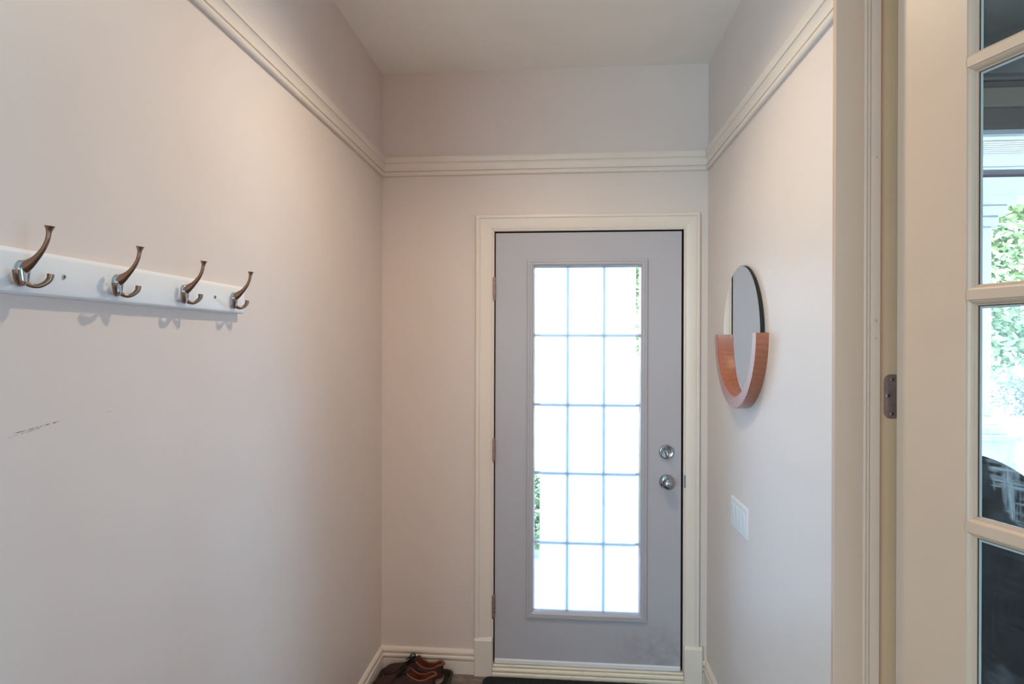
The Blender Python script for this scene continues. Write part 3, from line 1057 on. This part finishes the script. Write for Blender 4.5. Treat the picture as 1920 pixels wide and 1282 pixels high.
make_shoe('shoe', (-.690, 2.808, .0070), R(-2), 'far brown lace-up shoe of the pair, against the end wall')
make_shoe('shoe', (-.7060, 2.700, .0070), R(3), 'near brown lace-up shoe of the pair, in front of the other')

matm = MB()
NX, NY = 120, 70
mx0, mx1, my0, my1 = -.366, .530, 2.36, 2.8640
random.seed(3)


def mat_pt(i, j):
    u, v = i / NX, j / NY
    x, y = mx0 + (mx1 - mx0) * u, my0 + (my1 - my0) * v
    r = .03
    for cx, cy, sx, sy in ((mx0 + r, my0 + r, -1, -1), (mx1 - r, my0 + r, 1, -1), (mx0 + r, my1 - r, -1, 1), (mx1 - r, my1 - r, 1, 1)):
        if (x - cx) * sx > 0 and (y - cy) * sy > 0:
            d = math.hypot(x - cx, y - cy)
            m_ = max(abs(x - cx), abs(y - cy))
            x, y = cx + (x - cx) * m_ / max(d, 1e-6), cy + (y - cy) * m_ / max(d, 1e-6)
    return x, y


rows = []
for j in range(NY + 1):
    row = []
    for i in range(NX + 1):
        x, y = mat_pt(i, j)
        edge = min(i, NX - i, j, NY - j)
        row.append((x, y, .0 if edge == 0 else (.008 if edge == 1 else .0105 + random.uniform(-.0012, .0022))))
    rows.append(row)
matm.rings(rows, (False, False), False)
tag(matm.build('doormat', M['mat'], None, 80), label='black speckled doormat on the floor at the entry door', cat='doormat')

# ------------------------------------------------------------------ side room, seen through the glazed door
win = empty('window_1', (0, YB, 0), label='tall side room window behind the glazed door', kind='structure')
wf = MB()
wf.box(WX0, WX0 + .06, .03, .11, WZ0, WZ1).box(WX1 - .06, WX1, .03, .11, WZ0, WZ1).box(WX0 + .06, WX1 - .06, .03, .11, WZ0, WZ0 + .06).box(WX0 + .06, WX1 - .06, .03, .11, WZ1 - .02, WZ1)
wf.build('window_frame', M['porch'], win)
MB().box(WX0 + .05, WX1 - .05, .065, .070, WZ0 + .05, WZ1 - .01).build('glass_pane', M['glass'], win)
MB().box(WX0 - .10, WX1 + .10, -.06, .0, WZ0 - .035, WZ0, .006).build('window_sill', M['porch'], win)
# crown moulding and ceiling beams of the side room
CR = [(0, 0), (.02, 0), (.024, .012), (.020, .030), (.034, .060), (.060, .085), (.064, .10), (.085, .112), (.085, .125), (0, .125)]
structure('trim_10', MB().box(WX0 - .12, WX1 + .12, YB - .022, YB, 2.615, 2.70, .004), M['beige'], 'beige head board above the side room window')
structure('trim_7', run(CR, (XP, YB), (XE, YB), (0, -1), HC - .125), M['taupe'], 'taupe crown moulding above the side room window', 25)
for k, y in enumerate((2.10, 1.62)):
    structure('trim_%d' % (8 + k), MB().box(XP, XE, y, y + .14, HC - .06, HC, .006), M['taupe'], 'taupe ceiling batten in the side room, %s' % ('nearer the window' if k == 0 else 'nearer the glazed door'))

ac = empty('armchair', (1.275, 2.30, 0), R(0), label='black leather armchair seen through the lower panes of the glazed door', cat='armchair')
bk_ = MB()
bw_, bh = .40, 1.215
pts = []
for u in [-1 + 2 * k / 24 for k in range(25)]:
    pts.append((u * bw_, bh - .30 * max(0, abs(u) - .05) ** 2.0))
sec = [(-bw_ * .95, .22)] + pts + [(bw_ * .95, .22)]
bk_.rings([[(x * .96, -.20, z - .02 if z > .3 else z) for x, z in sec], [(x, -.18, z) for x, z in sec], [(x, -.08, z) for x, z in sec], [(x * .95, -.05, z - .025 if z > .3 else z) for x, z in sec]])
bk_.build('backrest', M['armchair'], ac, 40)
MB().box(-.36, .36, -.08, .50, .22, .46, .04, 4).build('seat', M['armchair'], ac, 40)
for sg in (-1, 1):
    MB().box(sg * .37 - .07, sg * .37 + .07, -.10, .50, .20, .66, .04, 4).build('armrest', M['armchair'], ac, 40)
    for y in (-.14, .44):
        MB().lathe([(.018, 0), (.028, .22)], (sg * .36, y, 0), 'Z', 12).build('leg', M['chair_leg'], ac, 40)

# ------------------------------------------------------------------ outdoors
structure('ground', MB().box(-40, 60, YB + .16, 70, -.40, -.28), M['lawn'], 'lawn in front of the house')
structure('path', MB().box(-1.6, 6.5, YB + .16, 5.5, -.28, -.06), M['concrete'], 'pale concrete porch floor outside the door')
structure('street', MB().box(-40, 60, 9.5, 26, -.28, -.265), M['concrete'], 'sunlit pale pavement beyond the porch')
porch = empty('porch_post', (2.93, 4.70, -.06), label='white square porch post on a pedestal outside the window', cat='post')
MB().box(-.09, .09, -.09, .09, 1.12, 2.46, .004, 1).build('shaft', M['porch'], porch)
MB().box(-.19, .19, -.19, .19, 0, .96, .004, 1).build('pedestal', M['porch'], porch)
cpm = MB()
cpm.box(-.215, .215, -.215, .215, .96, 1.00, .006, 1).box(-.16, .16, -.16, .16, 1.00, 1.06, .006, 1).box(-.12, .12, -.12, .12, 1.06, 1.12, .006, 1)
cpm.build('base_moulding', M['porch'], porch)
cpm = MB()
cpm.box(-.12, .12, -.12, .12, 2.46, 2.53, .006, 1).box(-.155, .155, -.155, .155, 2.53, 2.60, .006, 1).box(-.20, .20, -.18, .18, 2.60, 2.668, .006, 1)
cpm.build('capital', M['porch'], porch)
pbm = empty('porch_beam', (0, 0, 0), label='white moulded porch beam outside the side room window', kind='structure')
PB = [(4.90, 2.80), (4.60, 2.80), (4.60, 2.815), (4.588, 2.82), (4.588, 2.895)]
for k in range(7):
    z = 2.9 + k * .0145
    PB += [(4.600, z), (4.600, z + .0115), (4.606, z + .012), (4.606, z + .0142)]
PB += [(4.588, 3.004), (4.580, 3.02), (4.560, 3.05), (4.535, 3.07), (4.530, 3.095), (4.90, 3.095)]
MB().rings([[(x, y, z) for y, z in PB] for x in (1.2, 6.5)]).build('entablature', M['porch'], pbm, 25)
MB().box(1.2, 6.5, 4.74, 4.86, 2.72, 2.80).build('recess', M['roof'], pbm)  # slit between the beams, its shade put into a dark grey colour
MB().box(1.2, 6.5, 4.56, 4.88, 2.61, 2.7365, .004, 1).build('lower_beam', M['porch'], pbm)
structure('porch_roof', MB().box(1.0, 6.5, YB + .17, 5.2, 3.12, 3.2), M['porch'], 'porch roof outside the side window')


def leaves(n, blobs, size, seed):
    random.seed(seed)
    m_ = MB()
    for _ in range(n):
        cx, cy, cz, r = random.choice(blobs)
        d = Vector((random.gauss(0, 1), random.gauss(0, 1), random.gauss(0, 1))).normalized() * r * random.uniform(.55, 1.0)
        p = Vector((cx, cy, cz)) + d
        a = Vector((random.gauss(0, 1), random.gauss(0, 1), random.gauss(0, .6))).normalized()
        b2 = a.cross(Vector((random.gauss(0, 1), random.gauss(0, 1), random.gauss(0, 1)))).normalized()
        s_ = size * random.uniform(.6, 1.3)
        k = len(m_.v)
        m_.v += [tuple(p - a * s_), tuple(p + b2 * s_ * .5), tuple(p + a * s_), tuple(p - b2 * s_ * .5)]
        m_.f.append((k, k + 1, k + 2, k + 3))
    return m_


def tree(loc, h, blobs, n, size, seed, label):
    t = empty('tree', (loc[0], loc[1], -.28), label=label, cat='tree', group='trees beyond the lawn')
    tr_ = MB()
    tr_.tube([(0, 0, 0), (.05, .03, h * .4), (0, 0, h * .8)], [.16, .12, .07], 10)
    for a in range(4):
        tr_.tube([(0, 0, h * (.35 + .1 * a)), (.9 * math.cos(a * 1.7), .9 * math.sin(a * 1.7), h * (.55 + .1 * a))], [.06, .02], 7)
    tr_.build('trunk', M['bark'], t, 60)
    tag(leaves(n, blobs, size, seed).build('foliage', M['leaf'], t, fix=False), kind='stuff')


tree((6.6, 11.0), 5.0, [(0, 0, 3.6, 1.5), (1.0, .4, 2.8, 1.2), (-.9, .2, 3.0, 1.1), (.3, -.3, 4.6, 1.1), (.5, .5, 1.9, .9)], 9000, .085, 5, 'leafy green tree seen through the upper panes of the glazed door')
tree((1.9, 14.0), 5.5, [(0, 0, 3.9, 1.0), (.4, .3, 4.8, .9), (.1, 0, 3.1, .7)], 3000, .10, 8, 'leafy tree glimpsed in the right clear strip of the entry door')
tree((10.5, 30.0), 7, [(0, 0, 4.0, 3.0), (-3, 0, 3.0, 2.4), (3, 1, 3.5, 2.6), (6.5, 1, 3.5, 3.0), (-6, 0, 3, 2.2)], 9000, .16, 9, 'broad row of trees across the street behind the leafy tree')
for k, (x, y) in enumerate(((9.3, 16.0), (12.1, 16.6))):
    t = empty('shrub', (x, y, -.28), label='%s dark green shrub under the trees beyond the porch' % ('left-hand' if k == 0 else 'right-hand'), cat='shrub', group='dark shrubs beyond the porch')
    stm = MB()
    for q in range(5):
        stm.tube([(-.4 + .2 * q, 0, 0), (-.5 + .25 * q, .05, .8)], [.02, .01], 6)
    stm.build('stem', M['bark'], t)
    tag(leaves(2600, [(-.5, 0, .55, .6), (.1, .1, .6, .62), (.6, 0, .5, .58)], .05, 20 + k).build('foliage', M['darkleaf'], t, fix=False), kind='stuff')
hd = empty('shrub', (-.55, 4.75, -.06), label='low green shrub glimpsed in the left clear strip of the entry door', cat='shrub')
stm = MB()
for k in range(5):
    stm.tube([(-.3 + .15 * k, 0, 0), (-.32 + .16 * k, .02, .35)], [.012, .006], 6)
stm.build('stem', M['bark'], hd)
tag(leaves(3500, [(-.35, 0, .33, .3), (0, .05, .36, .32), (.35, 0, .32, .3), (.6, .05, .30, .28)], .03, 11).build('foliage', M['leaf'], hd, fix=False), kind='stuff')
hs = empty('house', (-2.6, 30, -.28), label='neighbouring house with a slate roof across the street', cat='house')
MB().box(-4, 3.2, -3, 3, 0, 3.0).build('wall', M['house'], hs)
MB().rings([[(x, y, z) for y, z in ((-3.5, 2.9), (3.5, 2.9), (0, 5.2))] for x in (-4.4, 3.6)]).build('roof', M['roof'], hs)
for x in (-2.8, -.6, 1.6):
    wfr = MB().box(x, x + 1.0, -3.06, -3.0, 1.0, 2.3)
    w_ = wfr.build('window', M['porch'], hs)
    MB().box(x + .1, x + .9, -3.08, -3.06, 1.1, 2.2).build('pane', M['black'], w_)
